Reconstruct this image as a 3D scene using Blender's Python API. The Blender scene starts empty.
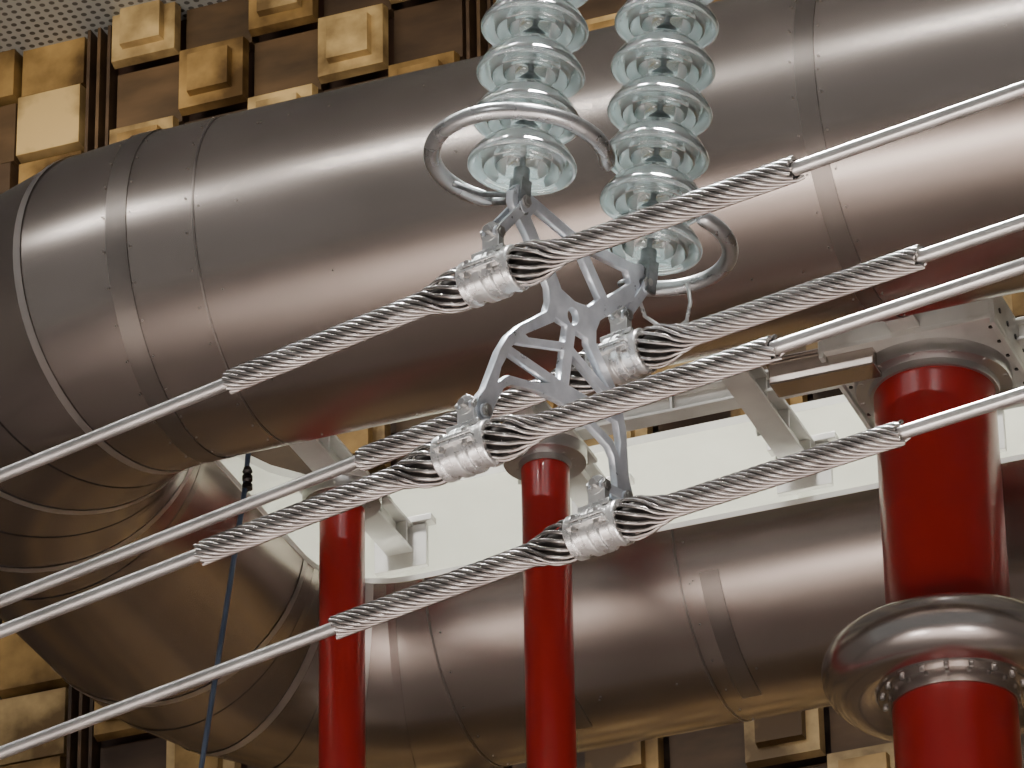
import bpy, math, random
from mathutils import Vector, Matrix
random.seed(7)
rad = math.radians
scene = bpy.context.scene

# ------------------------------------------------------------------ materials
def new_mat(name):
    m = bpy.data.materials.new(name); m.use_nodes = True
    return m, m.node_tree, m.node_tree.nodes['Principled BSDF']

def mat_noise(name, c1, c2, metallic=0.0, rough=0.4, rvar=0.1, scale=4.0, stretch=(1,1,1), bump=0.0, coat=0.0, detail=6, lo=0.3, hi=0.7):
    m, nt, b = new_mat(name)
    tc = nt.nodes.new('ShaderNodeTexCoord'); mp = nt.nodes.new('ShaderNodeMapping')
    mp.inputs['Scale'].default_value = stretch
    nz = nt.nodes.new('ShaderNodeTexNoise'); nz.inputs['Scale'].default_value = scale; nz.inputs['Detail'].default_value = detail
    cr = nt.nodes.new('ShaderNodeValToRGB')
    cr.color_ramp.elements[0].position = lo; cr.color_ramp.elements[1].position = hi
    cr.color_ramp.elements[0].color = (*c1, 1); cr.color_ramp.elements[1].color = (*c2, 1)
    nt.links.new(tc.outputs['Object'], mp.inputs['Vector']); nt.links.new(mp.outputs[0], nz.inputs['Vector'])
    nt.links.new(nz.outputs['Fac'], cr.inputs['Fac']); nt.links.new(cr.outputs['Color'], b.inputs['Base Color'])
    mr = nt.nodes.new('ShaderNodeMapRange')
    mr.inputs['To Min'].default_value = max(0.02, rough - rvar); mr.inputs['To Max'].default_value = rough + rvar
    nt.links.new(nz.outputs['Fac'], mr.inputs['Value']); nt.links.new(mr.outputs[0], b.inputs['Roughness'])
    b.inputs['Metallic'].default_value = metallic
    b.inputs['Coat Weight'].default_value = coat
    if bump > 0:
        bp = nt.nodes.new('ShaderNodeBump'); bp.inputs['Strength'].default_value = bump; bp.inputs['Distance'].default_value = 0.01
        nt.links.new(nz.outputs['Fac'], bp.inputs['Height']); nt.links.new(bp.outputs[0], b.inputs['Normal'])
    return m

M_TUBE = mat_noise('brushed_tube_metal', (0.355,0.31,0.275), (0.46,0.405,0.365), 0.9, 0.25, 0.04, 1.6, (0.5,1,1), detail=9)
M_SEAM = mat_noise('seam_metal', (0.24,0.21,0.19), (0.32,0.285,0.255), 0.88, 0.32, 0.06, 3)
M_SEAML = mat_noise('seam_light', (0.46,0.42,0.385), (0.55,0.505,0.465), 0.8, 0.36, 0.06, 3)
M_LINER = mat_noise('white_liner', (0.74,0.74,0.67), (0.88,0.88,0.81), 0.0, 0.5, 0.05, 2)
M_STEEL = mat_noise('painted_frame_steel', (0.42,0.41,0.38), (0.60,0.59,0.54), 0.2, 0.42, 0.08, 3)
M_DARK = mat_noise('dark_bolt', (0.022,0.02,0.018), (0.055,0.048,0.044), 0.7, 0.4, 0.08, 8)
M_BOLT = mat_noise('zinc_bolt', (0.36,0.35,0.34), (0.54,0.53,0.51), 0.9, 0.30, 0.08, 20)
M_RED = mat_noise('red_column_paint', (0.27,0.009,0.008), (0.34,0.013,0.011), 0.0, 0.30, 0.04, 0.8, coat=0.1)
M_ALU = mat_noise('cast_aluminium', (0.50,0.54,0.59), (0.70,0.74,0.79), 0.6, 0.30, 0.08, 25, bump=0.08)
M_CLAMP = mat_noise('clamp_aluminium', (0.60,0.60,0.59), (0.80,0.80,0.78), 0.8, 0.28, 0.06, 25, bump=0.05)
M_RODS = mat_noise('armour_rod_aluminium', (0.31,0.285,0.27), (0.56,0.53,0.505), 0.95, 0.23, 0.08, 14)
M_WIRE = mat_noise('conductor_aluminium', (0.50,0.48,0.46), (0.64,0.62,0.60), 0.9, 0.32, 0.05, 8)
M_RING = mat_noise('corona_ring_aluminium', (0.40,0.41,0.41), (0.54,0.55,0.55), 0.88, 0.28, 0.06, 9)
M_TORUS = mat_noise('spun_aluminium', (0.44,0.41,0.385), (0.56,0.52,0.49), 0.92, 0.22, 0.05, 2, (1,1,6))
M_GALV = mat_noise('galvanised_cap', (0.16,0.17,0.17), (0.34,0.36,0.37), 0.85, 0.36, 0.1, 30, bump=0.1)
M_FLANGE = mat_noise('machined_flange', (0.40,0.39,0.38), (0.52,0.51,0.50), 0.85, 0.34, 0.05, 4)
M_ROPE = mat_noise('blue_cable', (0.04,0.06,0.10), (0.07,0.10,0.15), 0.0, 0.5, 0.05, 9)
M_FLOOR = mat_noise('concrete_floor', (0.50,0.43,0.40), (0.62,0.545,0.51), 0.0, 0.5, 0.1, 0.6)
M_SIDE = mat_noise('plaster_wall', (0.26,0.24,0.22), (0.34,0.315,0.29), 0.0, 0.7, 0.1, 0.7)
M_W1 = mat_noise('tile_gold', (0.075,0.042,0.014), (0.44,0.285,0.105), 0.3, 0.42, 0.1, 2.2, bump=0.05, detail=10, lo=0.38, hi=0.62)
M_W2 = mat_noise('tile_pale', (0.14,0.09,0.038), (0.60,0.44,0.21), 0.25, 0.42, 0.1, 2.8, bump=0.05, detail=10, lo=0.38, hi=0.62)
M_W3 = mat_noise('tile_brown', (0.026,0.015,0.009), (0.08,0.048,0.027), 0.1, 0.5, 0.1, 2, (1,1,3))
M_W4 = mat_noise('tile_wood', (0.040,0.024,0.012), (0.12,0.072,0.036), 0.1, 0.5, 0.1, 2, (1,1,3))
M_SLOT = mat_noise('slot_dark', (0.020,0.008,0.005), (0.045,0.018,0.011), 0.0, 0.6, 0.1, 3)

# glass
M_GLASS, nt, b = new_mat('toughened_glass')
b.inputs['Base Color'].default_value = (0.965,1.0,0.998,1)
b.inputs['Roughness'].default_value = 0.0
b.inputs['IOR'].default_value = 1.55
b.inputs['Transmission Weight'].default_value = 1.0
b.inputs['Coat Weight'].default_value = 0.6
tr = nt.nodes.new('ShaderNodeBsdfTranslucent'); tr.inputs['Color'].default_value = (0.80,0.98,0.96,1)
mx = nt.nodes.new('ShaderNodeMixShader'); mx.inputs[0].default_value = 0.11
out = nt.nodes['Material Output']
nt.links.new(b.outputs[0], mx.inputs[1]); nt.links.new(tr.outputs[0], mx.inputs[2]); nt.links.new(mx.outputs[0], out.inputs['Surface'])

# perforated ceiling
M_CEIL, nt, b = new_mat('perforated_ceiling')
tc = nt.nodes.new('ShaderNodeTexCoord'); vo = nt.nodes.new('ShaderNodeTexVoronoi')
vo.inputs['Scale'].default_value = 18; vo.inputs['Randomness'].default_value = 0.0
cr = nt.nodes.new('ShaderNodeValToRGB'); cr.color_ramp.elements[0].position = 0.25; cr.color_ramp.elements[1].position = 0.32
cr.color_ramp.elements[0].color = (0.09,0.09,0.09,1); cr.color_ramp.elements[1].color = (0.36,0.38,0.39,1)
nt.links.new(tc.outputs['Object'], vo.inputs['Vector']); nt.links.new(vo.outputs['Distance'], cr.inputs['Fac'])
nt.links.new(cr.outputs[0], b.inputs['Base Color']); b.inputs['Roughness'].default_value = 0.5; b.inputs['Metallic'].default_value = 0.3

# ------------------------------------------------------------------ mesh builder
class MB:
    def __init__(self): self.v=[]; self.f=[]; self.m=[]
    def add(self, vs, fs, mi=0):
        o=len(self.v); self.v += [tuple(x) for x in vs]
        for f in fs: self.f.append(tuple(i+o for i in f)); self.m.append(mi)
    def box(self, c, size, M=None, mi=0):
        sx,sy,sz=[x/2 for x in size]; c=Vector(c)
        vs=[Vector((x*sx,y*sy,z*sz)) for x in (-1,1) for y in (-1,1) for z in (-1,1)]
        if M is not None: vs=[M@p for p in vs]
        vs=[p+c for p in vs]
        self.add(vs,[(0,1,3,2),(4,6,7,5),(0,4,5,1),(2,3,7,6),(0,2,6,4),(1,5,7,3)],mi)
    def lathe(self, prof, M, segs=32, mi=0, closed=False):
        """prof list of (r, h); axis = M local z"""
        vs=[];fs=[];n=len(prof)
        for k in range(segs):
            a=2*math.pi*k/segs
            for r,h in prof: vs.append(M@Vector((r*math.cos(a),r*math.sin(a),h)))
        for k in range(segs):
            k2=(k+1)%segs
            for j in range(n if closed else n-1):
                j2=(j+1)%n
                fs.append((k*n+j,k2*n+j,k2*n+j2,k*n+j2))
        self.add(vs,fs,mi)
    def cyl(self, p, q, r, segs=16, mi=0):
        p=Vector(p);q=Vector(q);d=q-p
        M=Matrix.Translation(p)@d.to_track_quat('Z','Y').to_matrix().to_4x4()
        self.lathe([(0.0001,0),(r,0),(r,d.length),(0.0001,d.length)],M,segs,mi)
    def sweep(self, pts, r, sides=8, mi=0, closed=False):
        pts=[Vector(p) for p in pts]; n=len(pts); vs=[];fs=[]
        up=None
        for i,p in enumerate(pts):
            a=pts[(i-1)%n] if (closed or i>0) else p
            c=pts[(i+1)%n] if (closed or i<n-1) else p
            t=(c-a).normalized()
            if up is None:
                up=Vector((0,0,1)) if abs(t.z)<0.9 else Vector((0,1,0))
            u=(up-t*up.dot(t)).normalized(); w=t.cross(u); up=u
            rr=r[i] if isinstance(r,(list,tuple)) else r
            for k in range(sides):
                an=2*math.pi*k/sides
                vs.append(p+u*rr*math.cos(an)+w*rr*math.sin(an))
        for i in range(n if closed else n-1):
            i2=(i+1)%n
            for k in range(sides):
                k2=(k+1)%sides
                fs.append((i*sides+k,i*sides+k2,i2*sides+k2,i2*sides+k))
        if not closed:
            fs.append(tuple(range(sides-1,-1,-1))); fs.append(tuple((n-1)*sides+k for k in range(sides)))
        self.add(vs,fs,mi)
    def obj(self, name, mats, parent=None, smooth=30, matrix=None, bevel=0):
        me=bpy.data.meshes.new(name); me.from_pydata(self.v,[],self.f)
        for m in mats: me.materials.append(m)
        me.polygons.foreach_set('material_index', self.m)
        if smooth:
            me.polygons.foreach_set('use_smooth',[True]*len(me.polygons))
            me.set_sharp_from_angle(angle=rad(smooth))
        me.update()
        ob=bpy.data.objects.new(name,me); scene.collection.objects.link(ob)
        if matrix is not None: ob.matrix_world=matrix
        if parent is not None: ob.parent=parent
        if bevel:
            bm=ob.modifiers.new('bevel','BEVEL'); bm.width=bevel; bm.segments=2; bm.limit_method='ANGLE'; bm.angle_limit=rad(40)
        return ob

def empty(name, matrix=None):
    e=bpy.data.objects.new(name,None); scene.collection.objects.link(e); e.empty_display_size=0.2
    if matrix is not None: e.matrix_world=matrix
    return e

# ------------------------------------------------------------------ camera (low, looking up 30 degrees, long lens)
rho=rad(1.07); F=Vector((0,math.cos(rad(30)),0.5)); R0=Vector((1,0,0)); U0=Vector((0,-0.5,math.cos(rad(30))))
R=R0*math.cos(rho)-U0*math.sin(rho); U=U0*math.cos(rho)+R0*math.sin(rho)
cam=bpy.data.cameras.new('camera'); co=bpy.data.objects.new('camera',cam); scene.collection.objects.link(co)
co.matrix_world=Matrix(((R.x,U.x,-F.x,0),(R.y,U.y,-F.y,0),(R.z,U.z,-F.z,1.6),(0,0,0,1)))
cam.lens=184.4; cam.sensor_width=36; cam.clip_end=200
scene.camera=co

# ------------------------------------------------------------------ ring electrode
RA = math.atan2(-0.38,1.0)
MR = Matrix.Translation((-0.034,17.02,12.12)) @ Matrix.Rotation(RA,4,'Z')   # hall axes: x along tube, y away
TR=0.65; S0=-1.33; G=2.98; CR=0.98; L=6.5
def ring_path():
    P=[]
    def st(a,b,n,incl_end=False):
        a=Vector(a);b=Vector(b);d=(b-a).normalized()
        for i in range(n + (1 if incl_end else 0)): P.append((a+(b-a)*i/n,d))
    def arc(c,a0,n):
        c=Vector(c)
        for i in range(n):
            a=a0-math.pi/2*i/n
            P.append((c+Vector((math.cos(a),math.sin(a)))*CR, Vector((math.sin(a),-math.cos(a)))))
    st((L,0),(S0,0),8); arc((S0,CR),-math.pi/2,6)
    st((S0-CR,CR),(S0-CR,G-CR),1); arc((S0,G-CR),-math.pi,6)
    st((S0,G),(L,G),8); arc((L,G-CR),-1.5*math.pi,6)
    st((L+CR,G-CR),(L+CR,CR),1); arc((L,CR),-2*math.pi,6)
    return P
path=ring_path()
def sec(p,d,r,al,off=0):
    inw=Vector((d.y,-d.x)); q=p+d*off+inw*(r*math.cos(al))
    return Vector((q.x,q.y,r*math.sin(al)))
A0,A1=rad(72),rad(352); NA=60
ring=empty('ring_electrode',MR)
mb=MB(); n=len(path); vs=[];fs=[]
for p,d in path:
    for k in range(NA+1): vs.append(sec(p,d,TR,A0+(A1-A0)*k/NA))
for i in range(n):
    j=(i+1)%n
    for k in range(NA): fs.append((i*(NA+1)+k,j*(NA+1)+k,j*(NA+1)+k+1,i*(NA+1)+k+1))
mb.add(vs,fs,0)
vs=[];fs=[]
for p,d in path:
    for k in range(NA+1): vs.append(sec(p,d,TR-0.03,A0+(A1-A0)*k/NA))
for i in range(n):
    j=(i+1)%n
    for k in range(NA): fs.append((i*(NA+1)+k,i*(NA+1)+k+1,j*(NA+1)+k+1,j*(NA+1)+k))
mb.add(vs,fs,1)
for al in (A0,A1):
    vs=[];fs=[]
    for p,d in path:
        for r in (TR-0.03,TR+0.004): 
            for da in (0,0.035): vs.append(sec(p,d,r,al+(da if al==A0 else -da)))
    for i in range(n):
        j=(i+1)%n
        for a,b2 in ((0,2),(2,3),(3,1),(1,0)): fs.append((i*4+a,j*4+a,j*4+b2,i*4+b2))
    mb.add(vs,fs,1)
for s in (-1.0,0.1,0.95,2.0,3.1,4.2):
    vs=[];fs=[]
    for k in range(NA+1):
        al=A0+(A1-A0)*k/NA
        for off in (-0.012,0.012):
            vs.append(sec(Vector((s,G)),Vector((1,0)),TR-0.03,al,off)); vs.append(sec(Vector((s,G)),Vector((1,0)),TR-0.10,al,off))
    for k in range(NA):
        a=4*k; fs += [(a,a+1,a+5,a+4),(a+2,a+6,a+7,a+3),(a+1,a+3,a+7,a+5)]
    mb.add(vs,fs,1)
mb.obj('tube_shell',[M_TUBE,M_LINER],ring,smooth=9)
def band(mbx,p,d,w,mi,dr=0.003,a0=A0,a1=A1):
    vs=[];fs=[];N=48
    for k in range(N+1):
        al=a0+(a1-a0)*k/N
        vs.append(sec(p,d,TR+dr,al,-w/2)); vs.append(sec(p,d,TR+dr,al,w/2))
    for k in range(N): fs.append((2*k,2*k+1,2*k+3,2*k+2))
    mbx.add(vs,fs,mi)
sb=MB(); rv=MB()
def rivets(p,d,off,cnt=22):
    for k in range(cnt):
        al=A0+(A1-A0)*(k+0.5)/cnt
        c=sec(p,d,TR+0.001,al,off); nn=(c-sec(p,d,0,al,off)).normalized()
        rv.cyl(c-nn*0.002,c+nn*0.003,0.0045,8)
for i,(p,d) in enumerate(path):
    straight = (abs(d.y)<1e-3)
    if not straight: band(sb,p,d,0.035,2 if i%2 else 1,0.004)
D1=Vector((-1,0)); D2=Vector((1,0))
for s,w in ((S0+0.02,0.085),(1.44,0.075),(4.6,0.08)):
    band(sb,Vector((s,0)),D1,w,0,0.004); rivets(Vector((s,0)),D1,0.055); rivets(Vector((s,0)),D1,-0.055)
for s in (S0+0.34,):
    band(sb,Vector((s,0)),D1,0.008,0,0.003); rivets(Vector((s,0)),D1,0.03)
for s in (S0+0.06,-0.15,0.95,2.4,4.2):
    band(sb,Vector((s,G)),D2,0.010,0,0.003); rivets(Vector((s,G)),D2,0.04,18)
for s in (-0.78,-0.02,1.62,2.9):
    band(sb,Vector((s,G)),D2,0.085,0,0.004,rad(275),rad(332))
sb.obj('seam_bands',[M_SEAM,M_TUBE,M_SEAML],ring)
for s,q,dd in [(random.uniform(-1.2,5),0,D1) for _ in range(60)]+[(random.uniform(-1,5),G,D2) for _ in range(50)]:
    al=random.choice([rad(150),rad(185),rad(215),rad(250),rad(290),rad(330)])+random.uniform(-.02,.02)
    c=sec(Vector((s,q)),dd,TR,al); nn=(c-Vector((s,q,0))).normalized()
    rv.cyl(c-nn*0.002,c+nn*0.003,0.0045,8)
rv.obj('rivets',[M_SEAM],ring)

# ------------------------------------------------------------------ support frame inside the ring
DZ=0.10
MF=MR@Matrix.Translation((0,0,DZ))
fr=empty('steel_support_frame',MF)
fb=MB()
def channel(a,b,w=0.12,h=0.12,th=0.014):
    a=Vector(a);b=Vector(b);d=(b-a);Ln=d.length;d.normalize()
    M=Matrix((( d.x,-d.y,0),(d.y,d.x,0),(0,0,1))); c=(a+b)/2
    fb.box(c-Vector((0,0,h/2)),(Ln,w,th),M)
    fb.box(c+Vector((0,0,h/2)),(Ln,w,th),M)
    fb.box(c,(Ln,th,h),M)
    for k in range(int(Ln/0.28)+1):
        fb.box(a+d*(0.1+0.28*k),(0.012,w*0.92,h),M)
def hplate(c,sx,sy,th=0.025): fb.box(c,(sx,sy,th))
cols=[(-1.395,1.75,0.095),(-0.49,1.75,0.10),(1.17,1.79,0.245)]
for s in (-1.395,-0.49,0.42,1.17,2.9):
    channel((s-0.0,0.55,0.02),(s,2.45,0.02))
    for q in (0.62,2.40):
        fb.box((s,q,-0.02),(0.24,0.03,0.20)); fb.box((s,q,0.1),(0.3,0.06,0.03))
channel((0.1,1.30,0.05),(5.8,1.30,0.05),0.09,0.09)
channel((-0.6,1.80,0.05),(5.8,1.80,0.05),0.09,0.09)
for s,q,r in cols:
    if r>0.2:
        hplate((s,q,-0.065),r*3.0,r*3.0,0.02)
        for sx in (-1,1):
            fb.box((s+sx*r*1.45,q,0.0),(0.02,r*3.0,0.20))
            fb.box((s+sx*r*1.2,q,0.12),(r*0.5,r*3.4,0.02))
        for sy in (-1,1):
            fb.box((s,q+sy*r*1.45,0.0),(r*3.0,0.02,0.12))
    else: hplate((s,q,-0.065),r*3.4,r*3.4,0.02)
fb.obj('beams',[M_STEEL],fr,smooth=0,bevel=0.003)
bb=MB()
for s,q,r in cols:
    for k in range(12):
        a=2*math.pi*k/12; x=s+r*1.22*math.cos(a); y=q+r*1.22*math.sin(a)
        bb.cyl((x,y,-0.135),(x,y,-0.075),r*0.035+0.003,6,1)
sR,qR=cols[2][0],cols[2][1]
for x in (-1,1):
    for k in range(6):
        bb.cyl((sR+x*0.33,qR-0.30+0.12*k,-0.08),(sR+x*0.33,qR-0.30+0.12*k,-0.07),0.009,8)
        bb.cyl((sR+x*0.358,qR-0.28+0.11*k,0.0),(sR+x*0.370,qR-0.28+0.11*k,0.0),0.012,8)
bb.obj('bolts',[M_DARK,M_FLANGE],fr)
bx=MB(); bx.box((0.80,1.52,-0.10),(0.44,0.12,0.10)); bx.box((0.80,1.52,-0.045),(0.48,0.16,0.012)); bx.obj('terminal_box',[M_TUBE],fr,smooth=0,bevel=0.01)

# ------------------------------------------------------------------ red columns
for idx,(s,q,r) in enumerate(cols):
    w=MR@Vector((s,q,0)); ztop=12.12-0.075+DZ
    ce=empty('red_support_column',Matrix.Translation((w.x,w.y,0)))
    m=MB(); m.lathe([(0.001,0.05),(r,0.05),(r,ztop-0.03),(0.001,ztop-0.03)],Matrix.Identity(4),64); m.obj('shaft',[M_RED],ce)
    m=MB()
    big=r>0.2
    m.lathe([(r*0.9,ztop-0.085),(r*1.06,ztop-0.085),(r*1.08,ztop-0.058),(r*1.28 if big else r*1.7,ztop-0.055),(r*1.30 if big else r*1.75,ztop-0.045),(r*1.30 if big else r*1.75,ztop),(r*0.5,ztop)],Matrix.Identity(4),64)
    m.lathe([(0.001,0),(r*1.6,0),(r*1.6,0.04),(r*1.05,0.05),(r*1.05,0.2),(r*0.9,0.2)],Matrix.Identity(4),48)
    m.obj('end_flanges',[M_FLANGE],ce)
    if big:
        zt=1.6+9.225
        m=MB(); pr=[]
        for k in range(32):
            a=2*math.pi*k/32; pr.append((0.380+0.132*math.cos(a),0.130*math.sin(a)))
        m.lathe(pr,Matrix.Translation((0,0,zt)),96,closed=True)
        m.obj('grading_toroid',[M_TORUS],ce,smooth=60)
        m=MB()
        m.lathe([(r-0.01,zt-0.17),(r+0.012,zt-0.17),(r+0.014,zt-0.11),(r+0.050,zt-0.105),(r+0.055,zt-0.085),(r+0.055,zt-0.05),(r-0.01,zt-0.05)],Matrix.Identity(4),64)
        for k in range(18):
            a=2*math.pi*k/18; x=(r+0.034)*math.cos(a); y=(r+0.034)*math.sin(a)
            m.cyl((x,y,zt-0.120),(x,y,zt-0.10),0.010,6,1)
        m.obj('joint_flange',[M_TORUS,M_FLANGE],ce)

# ------------------------------------------------------------------ hanging cable
cb=empty('hanging_cable'); m=MB()
m.sweep([(-1.077,18.6,12.05),(-1.09,18.6,11.87),(-1.25,18.6,10.62),(-1.6,18.6,7.9),(-2.4,18.6,1.0),(-2.5,18.6,0.0)],0.011,8)
m.lathe([(0.001,0),(0.022,0.0),(0.022,0.02),(0.014,0.03),(0.022,0.04),(0.022,0.06),(0.014,0.07),(0.022,0.08),(0.015,0.1),(0.001,0.1)],Matrix.Translation((-1.08,18.6,11.87)),16,1)
m.obj('cable',[M_ROPE,M_DARK],cb)

# ------------------------------------------------------------------ conductors
C1=Vector((-0.036,9.842,7.556)); UX=Vector((0.285,0.37,0)); VV=Vector((-0.06,0.041,-0.415))
e=Vector((1,-0.69,0)).normalized(); ne=Vector((-e.y,e.x,0))
Z=Vector((0,0,1))
def sag(s): return 0.024*(math.sqrt(s*s+0.01)-0.1)+0.001*s*s
def rodR(s):
    s=abs(s)
    pts=[(0,0.036),(0.055,0.038),(0.088,0.0455),(0.118,0.042),(0.155,0.031),(0.19,0.0238),(9,0.0225)]
    for (a,ra),(b2,rb) in zip(pts,pts[1:]):
        if s<=b2:
            t=(s-a)/(b2-a); t=t*t*(3-2*t) if b2<1 else t
            return ra+(rb-ra)*t
def twist(s):
    a=abs(s); w=2*math.pi/0.30
    th = w*0.45*a if a<0.14 else w*0.45*0.14+w*(a-0.14)
    return math.copysign(th,s)
def conductor(C):
    ce=empty('armoured_conductor',Matrix.Translation(C))
    m=MB()
    ss=[-9+0.25*i for i in range(73)]
    m.sweep([e*s-Z*sag(s) for s in ss],0.0155,14)
    m.obj('stranded_wire',[M_WIRE],ce,smooth=60)
    m=MB(); N=13
    for k in range(N):
        a0=-0.729+random.uniform(-.008,.008); a1=0.784+random.uniform(-.008,.008)
        n_=150; pts=[]
        for i in range(n_+1):
            s=a0+(a1-a0)*i/n_; th=2*math.pi*k/N+twist(s); r=rodR(s)
            pts.append(e*s-Z*sag(s)+ne*(r*math.cos(th))+Z*(r*math.sin(th)))
        m.sweep(pts,0.0050,8)
    m.obj('armour_rods',[M_RODS],ce,smooth=70)
    m=MB()
    ss=[-0.72+0.02*i for i in range(76)]
    m.sweep([e*s-Z*sag(s) for s in ss],[rodR(s)-0.005 if abs(s)>0.17 else rodR(s)-0.012 for s in ss],16)
    m.obj('elastomer_insert',[M_DARK],ce,smooth=60)
    Mx=Matrix(((ne.x,0,e.x,0),(ne.y,0,e.y,0),(0,1,0,0),(0,0,0,1)))
    m=MB()
    prof=[(0.038,-0.068),(0.050,-0.068),(0.053,-0.064),(0.053,-0.050),(0.049,-0.048),(0.049,-0.024),(0.055,-0.022),(0.055,-0.004),
          (0.048,-0.002),(0.048,0.002),(0.055,0.004),(0.055,0.022),(0.049,0.024),(0.049,0.048),(0.053,0.050),(0.053,0.064),(0.050,0.068),(0.038,0.068)]
    m.lathe(prof,Mx,48)
    Mf=Matrix(((e.x,ne.x,0),(e.y,ne.y,0),(0,0,1)))
    for sy in (-1,1):
        m.box(ne*(0.053*sy)+Z*0.006,(0.10,0.028,0.008),Mf); m.box(ne*(0.053*sy)-Z*0.006,(0.10,0.028,0.008),Mf)
    m.box(Z*0.053,(0.085,0.05,0.012),Mf)
    m.box(Z*0.084,(0.045,0.022,0.056),Mf)
    m.cyl(Z*0.110-ne*0.012,Z*0.110+ne*0.012,0.024,24)
    m.obj('suspension_clamp',[M_CLAMP],ce,bevel=0.0015)
    m=MB()
    for sx in (-1,1):
        for sy in (-1,1):
            m.cyl(e*0.03*sx+ne*(0.059*sy)-Z*0.020,e*0.03*sx+ne*(0.059*sy)+Z*0.020,0.0065,6)
    m.cyl(Z*0.110-ne*0.028,Z*0.110+ne*0.028,0.009,8)
    m.obj('clamp_bolts',[M_BOLT],ce)
    return ce
Cs=[C1,C1+UX,C1+VV,C1+UX+VV]
for C in Cs: conductor(C)

# ------------------------------------------------------------------ suspension yoke
LX=UX.length; LY=VV.length
ux=UX.normalized(); vy=(-VV-ux*(-VV).dot(ux)).normalized(); nz=ux.cross(vy)
def yw(a,b_): return C1+UX*a+VV*b_
yo=empty('suspension_yoke',Matrix.Translation(yw(0.58,0)))
cu=bpy.data.curves.new('yoke_outline','CURVE'); cu.dimensions='2D'; cu.fill_mode='BOTH'; cu.extrude=0.008; cu.bevel_depth=0.0015; cu.bevel_resolution=1
def spl(pts):
    sp=cu.splines.new('POLY'); sp.points.add(len(pts)-1); sp.use_cyclic_u=True
    for p,(x,y) in zip(sp.points,pts): p.co=(x*LX,-y*LY,0,1)
left=[(0,-0.50),(-0.40,-0.55),(-0.455,-0.575),(-0.51,-0.565),(-0.545,-0.52),(-0.54,-0.46),(-0.50,-0.41),
      (-0.40,-0.325),(-0.20,-0.12),(-0.18,-0.05),(-0.19,0.02),(-0.37,0.19),(-0.44,0.28),(-0.49,0.39),(-0.555,0.64),(-0.59,0.70),(-0.60,0.77),(-0.57,0.82),(-0.52,0.815),(-0.49,0.77),
      (-0.475,0.70),(-0.43,0.575),(-0.385,0.53),(-0.20,0.475),(0,0.455)]
outl=left+[(-x,y) for x,y in reversed(left[1:-1])]
spl(outl)
H=[[(-0.035,-0.455),(-0.36,-0.495),(-0.40,-0.435),(-0.235,-0.265)],
   [(-0.03,0.02),(-0.13,0.02),(-0.135,0.05),(-0.33,0.215),(-0.30,0.225),(-0.03,0.125)],
   [(-0.03,0.165),(-0.32,0.27),(-0.385,0.29),(-0.415,0.33),(-0.03,0.345)],
   [(-0.08,0.385),(-0.425,0.37),(-0.465,0.47),(-0.475,0.57),(-0.40,0.49),(-0.20,0.44)]]
spl([(0,-0.415),(-0.185,-0.24),(-0.11,-0.15),(0,-0.13),(0.11,-0.15),(0.185,-0.24)])
for h in H:
    spl(h); spl([(-x,y) for x,y in reversed(h)])
spl([(0.045*math.cos(k*math.pi/8),-0.045+0.05*math.sin(k*math.pi/8)) for k in range(16)])
for sx in (-1,1):
    for (x,y) in ((0.475,-0.48),(0.545,0.76)):
        spl([(sx*x+0.022*math.cos(k*math.pi/6),y+0.025*math.sin(k*math.pi/6)) for k in range(12)])
co_=bpy.data.objects.new('tmp_curve',cu); scene.collection.objects.link(co_)
bpy.context.view_layer.update()
dg=bpy.context.evaluated_depsgraph_get()
me=bpy.data.meshes.new_from_object(co_.evaluated_get(dg)); bpy.data.objects.remove(co_)
me.materials.clear(); me.materials.append(M_ALU)
pl=bpy.data.objects.new('yoke_plate',me); scene.collection.objects.link(pl)
pl.parent=yo
pl.matrix_parent_inverse=Matrix.Identity(4)
pl.matrix_basis=Matrix(((ux.x,vy.x,nz.x,0),(ux.y,vy.y,nz.y,0),(ux.z,vy.z,nz.z,0),(0,0,0,1)))
O=yw(0.58,0)
m=MB()
def strap(p,q,w,th,off):
    p=Vector(p)-O;q=Vector(q)-O;d=(q-p);Ln=d.length;d.normalize()
    M=Matrix((d,nz.cross(d),nz)).transposed()
    m.box((p+q)/2+nz*off,(Ln,w,th),M)
    for c in (p,q): m.cyl(c+nz*(off-th/2),c+nz*(off+th/2),w*0.62,16)
UL=yw(0.105,-0.48); UR=yw(1.07,-0.48)
T=Z*0.110
for off in (-0.015,0.015):
    strap(UL-Z*0.01,C1+T,0.026,0.007,off); strap(UR-Z*0.01,C1+UX+T,0.026,0.007,off)
    strap(yw(0.035,0.76),Cs[2]+T,0.024,0.006,off); strap(yw(1.125,0.76),Cs[3]+T,0.024,0.006,off)
m.obj('link_straps',[M_ALU],yo,bevel=0.001)
m=MB()
for p in (UL,UR,yw(0.035,0.76),yw(1.125,0.76),C1+T,C1+UX+T,Cs[2]+T,Cs[3]+T):
    p=p-O; m.cyl(p-nz*0.028,p+nz*0.028,0.009,8); m.cyl(p+nz*0.019,p+nz*0.025,0.015,6); m.cyl(p-nz*0.025,p-nz*0.019,0.015,6)
m.obj('yoke_pins',[M_BOLT],yo)

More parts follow.
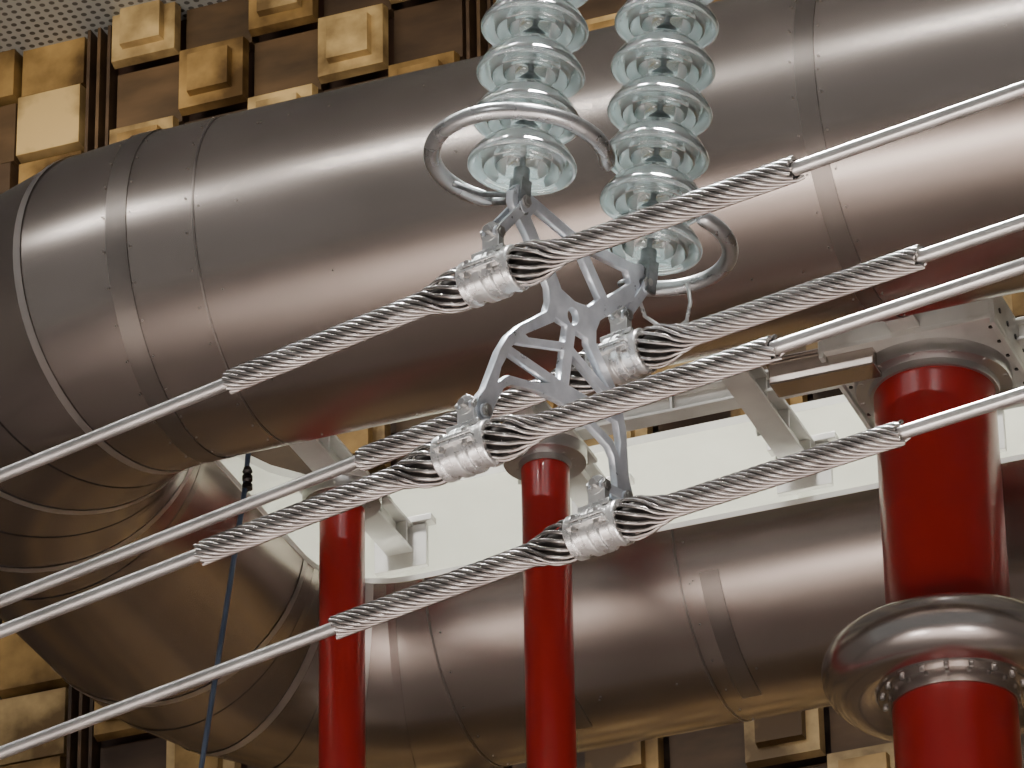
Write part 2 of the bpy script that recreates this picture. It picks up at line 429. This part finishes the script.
# ------------------------------------------------------------------ insulator strings
ax=Vector((0.098,-0.06,1)).normalized()
def string(base):
    se=empty('glass_insulator_string',Matrix.Translation(base))
    q=ax.to_track_quat('Z','Y').to_matrix().to_4x4()
    g=MB();c=MB();nd=15;sp=0.118
    gp=[(0.028,0.070),(0.045,0.064),(0.066,0.048),(0.088,0.030),(0.104,0.013),(0.114,-0.004),(0.120,-0.013),(0.1225,-0.021),(0.1215,-0.028),(0.1175,-0.031),(0.112,-0.028),
        (0.1075,-0.016),(0.101,0.000),(0.096,0.000),(0.0925,-0.018),(0.089,-0.032),(0.085,-0.034),(0.081,-0.018),(0.077,0.014),(0.071,0.018),
        (0.0655,-0.004),(0.062,-0.024),(0.058,-0.026),(0.054,-0.008),(0.048,0.022),(0.036,0.028),(0.024,0.012),(0.016,0.010),(0.016,0.058)]
    for i in range(nd):
        M=Matrix.Translation(ax*(0.115+sp*i))@q
        g.lathe(gp,M,64,closed=True)
        c.lathe([(0.001,0.034),(0.015,0.034),(0.015,0.045),(0.001,0.045)],M,24)
        c.lathe([(0.012,0.071),(0.030,0.066),(0.032,0.070),(0.030,0.078),(0.024,0.086),(0.016,0.092),(0.012,0.098),(0.001,0.098)],M,24)
        c.lathe([(0.001,-0.045),(0.012,-0.045),(0.013,-0.036),(0.007,-0.030),(0.007,0.0),(0.014,0.006),(0.014,0.036)],M,16)
    g.obj('glass_discs',[M_GLASS],se,smooth=80)
    c.cyl(ax*0.05,ax*0.085,0.019,16); c.cyl(ax*0.02,ax*0.055,0.014,12)
    for off in (-0.014,0.014):
        c.box(ax*0.02+nz*off,(0.034,0.034,0.008),Matrix((ux,vy,nz)).transposed())
        c.box(ax*0.0+nz*off,(0.03,0.05,0.008),Matrix((ux,vy,nz)).transposed())
    c.box(ax*0.045,(0.034,0.024,0.036),Matrix((ux,vy,nz)).transposed())
    top=ax*(0.115+sp*nd)
    c.obj('metal_fittings',[M_GALV],se)
    m=MB(); zt=17.42-base.z; m.cyl(top-ax*0.03,ax*(zt/ax.z),0.012,10); m.obj('hanger_rod',[M_BOLT],se)
string(UL); string(UR+Vector((0.012,0,0)))

def cring(center,R_,a0,a1,attach,r=0.0190):
    ce=empty('corona_ring',Matrix.Translation(center)); m=MB(); n_=56
    pts=[];rr=[]
    for i in range(n_+1):
        a=rad(a0+(a1-a0)*i/n_); pts.append(Vector((R_*math.cos(a),-R_*math.sin(a),0.03*math.cos(a)*-0.5)))
        t=min(i,n_-i); rr.append(r*(0.55 if t==0 else (0.9 if t==1 else 1)))
    m.sweep(pts,rr,20)
    m.obj('ring_tube',[M_RING],ce,smooth=60)
    m=MB(); p=pts[-1]; q=attach-center
    m.sweep([p,p+(q-p)*0.5+Z*-0.012,q],0.009,8)
    p=pts[int(n_*0.86)]
    m.sweep([p,p+(q-p)*0.5+Z*-0.02,q-Z*0.01],0.007,8)
    m.obj('ring_bracket',[M_GALV],ce)
cring(Vector((0.026,9.857,7.870)),0.195,-6,252,UL+ax*0.03)
cring(Vector((0.323,10.212,7.848)),0.180,55,-112,UR+ax*0.03)
hk=empty('arcing_horn'); m=MB()
h0=Vector((0.335,10.26,7.70))
m.sweep([h0+Vector(v) for v in ((-0.05,-0.03,0.05),(-0.03,0.0,-0.005),(0.0,0.0,-0.03),(0.045,0,-0.035),(0.065,0,-0.02),(0.075,0,0.03),(0.07,0.0,0.08))],0.005,8)
m.obj('horn_rod',[M_CLAMP],hk,smooth=60)

# ------------------------------------------------------------------ room
MW=Matrix.Translation((1.81,21.88,0))@Matrix.Rotation(RA,4,'Z')
HC=17.43
wl=empty('wall_back',MW)
m=MB(); m.box((0,0.30,HC/2),(40,0.2,HC),mi=0)
tile=0.40; mod=2.19; rows=44
def frust(x,z,h0,h1,y0,y1,mi):
    vs=[(x+a*h,y,z+b_*h) for (h,y) in ((h0,y0),(h1,y1)) for a,b_ in ((-1,-1),(1,-1),(1,1),(-1,1))]
    m.add(vs,[(4,5,6,7),(0,1,5,4),(1,2,6,5),(2,3,7,6),(3,0,4,7)],mi)
for k in range(-6,8):
    x0=-4.31+mod*k+0.095
    for c in range(5):
        x=x0+tile*(c+0.5)
        for r_ in range(-rows+2,2):
            z=16.92+tile*r_
            if z-0.2<0 : continue
            if z+0.2>HC+0.12: continue
            raised=((c+r_+5*(k%2))%2==1)
            if k==-1:
                frust(x,z,0.192,0.184,0.20,0.10 if raised else 0.14,(1 if r_%3 else 2) if c==4 else random.choice([3,4,1]))
                continue
            if raised:
                a,b2=random.choice([(2,1),(2,1),(1,1),(1,2),(2,2)])
                frust(x,z,0.192,0.184,0.08,0.02,a)
                frust(x,z,0.120,0.116,0.02,-0.03,b2)
            else:
                frust(x,z,0.196,0.192,0.20,0.12,random.choice([3,3,3,3,4,4,4]))
    xs=-4.31+mod*k
    for dx in (-0.06,0.0,0.06): m.box((xs+dx,0.14,HC/2),(0.018,0.10,HC),mi=4 if dx==0 else 3)
m.obj('acoustic_tiles',[M_SLOT,M_W1,M_W2,M_W3,M_W4],wl,smooth=0)

m=MB(); m.box((0,8,-0.1),(44,44,0.2)); m.obj('floor',[M_FLOOR],smooth=0)
m=MB(); m.box((-1,-8,0.1),(42,16.6,0.2)); m.obj('ceiling',[M_CEIL],smooth=0,matrix=MW@Matrix.Translation((0,0,HC)))
m=MB(); m.box((-18,-8,HC/2),(0.3,17,HC)); m.obj('wall_left',[M_SIDE],smooth=0,matrix=MW)
m=MB(); m.box((18,-8,HC/2),(0.3,17,HC)); m.obj('wall_right',[M_SIDE],smooth=0,matrix=MW)

# ------------------------------------------------------------------ lighting
def area(name,loc,sx,sy,power,color,target=None,spread=180):
    l=bpy.data.lights.new(name,'AREA'); l.shape='RECTANGLE'; l.size=sx; l.size_y=sy; l.energy=power; l.color=color; l.spread=rad(spread)
    o=bpy.data.objects.new(name,l); scene.collection.objects.link(o)
    if target is None: o.matrix_world=Matrix.Translation(loc)@Matrix.Rotation(RA,4,'Z')
    else:
        o.location=loc; o.rotation_euler=(Vector(target)-Vector(loc)).to_track_quat('-Z','Y').to_euler()
    return o
def spot(name,loc,target,power,ang,color,size=0.15):
    l=bpy.data.lights.new(name,'SPOT'); l.energy=power; l.spot_size=rad(ang); l.spot_blend=0.5; l.color=color; l.shadow_soft_size=size
    o=bpy.data.objects.new(name,l); scene.collection.objects.link(o); o.location=loc
    o.rotation_euler=(Vector(target)-Vector(loc)).to_track_quat('-Z','Y').to_euler()
warm=(1,0.86,0.64); neu=(1,0.985,0.97)
def loc(s,q,z): return MR@Vector((s,q,z-12.12))
for s in (-6,-2.6,0.8,4.2):          # strip lights along the hall, camera side
    area('strip_and_fill_lamp',loc(s,-7.4,17.2),1.8,0.06,150,neu)
for s in (-4.5,-1.2,2.5):             # added unseen fill lights, aimed at the top of the tiled wall
    area('wall_fill_light',loc(s,2.9,16.6),2.2,0.2,36,warm,loc(s,5.1,16.2),120)
for s in (-1.6,0.8,3.2):              # added fill lights, no fixtures: brighten the open side of the rear tube
    area('strip_and_fill_lamp',loc(s,0.9,17.2),1.2,0.4,105,neu,loc(s,3.0,12.4),38)
for x in (-6,3):                      # added fill, narrow spread: brightens the hall floor the tube reflects
    area('floor_fill_light',(x,7,17.2),4,4,1250,(1,0.95,0.93),(x,6,0),55)
area('low_fill_light',(4,5,0.6),3,3,300,(1,0.95,0.93),(0,16,11))  # added fill from floor level, lifts the underside of the ring
area('low_fill_light',(-6,7,0.6),3,3,240,(1,0.94,0.90),(0,18,12))  # second added fill from below, left side
spot('fill_spot',(2.5,4.0,13.5),(0.1,10.0,7.9),560,22,(0.95,0.98,1.0),0.06)  # added spot without a fixture, brightens strings, yoke and clamps
spot('fill_spot',(-1.6,13.2,16.8),(0.15,9.95,8.5),14000,12,(0.94,1.0,1.0))  # added backlight, makes the translucent glass discs brighter
spot('fill_spot',(1.8,13.6,15.8),(0.2,9.95,8.6),10000,10,(0.94,1.0,1.0))  # second added backlight for the glass discs
spot('fill_spot',(-3.5,4.0,9.0),(0.1,10.0,7.7),240,22,(1,0.99,0.97),0.06)  # added camera-side fill on the suspension hardware
w=bpy.data.worlds.new('world'); scene.world=w; w.use_nodes=True
w.node_tree.nodes['Background'].inputs[0].default_value=(0.95,0.94,0.93,1)
w.node_tree.nodes['Background'].inputs[1].default_value=0.23
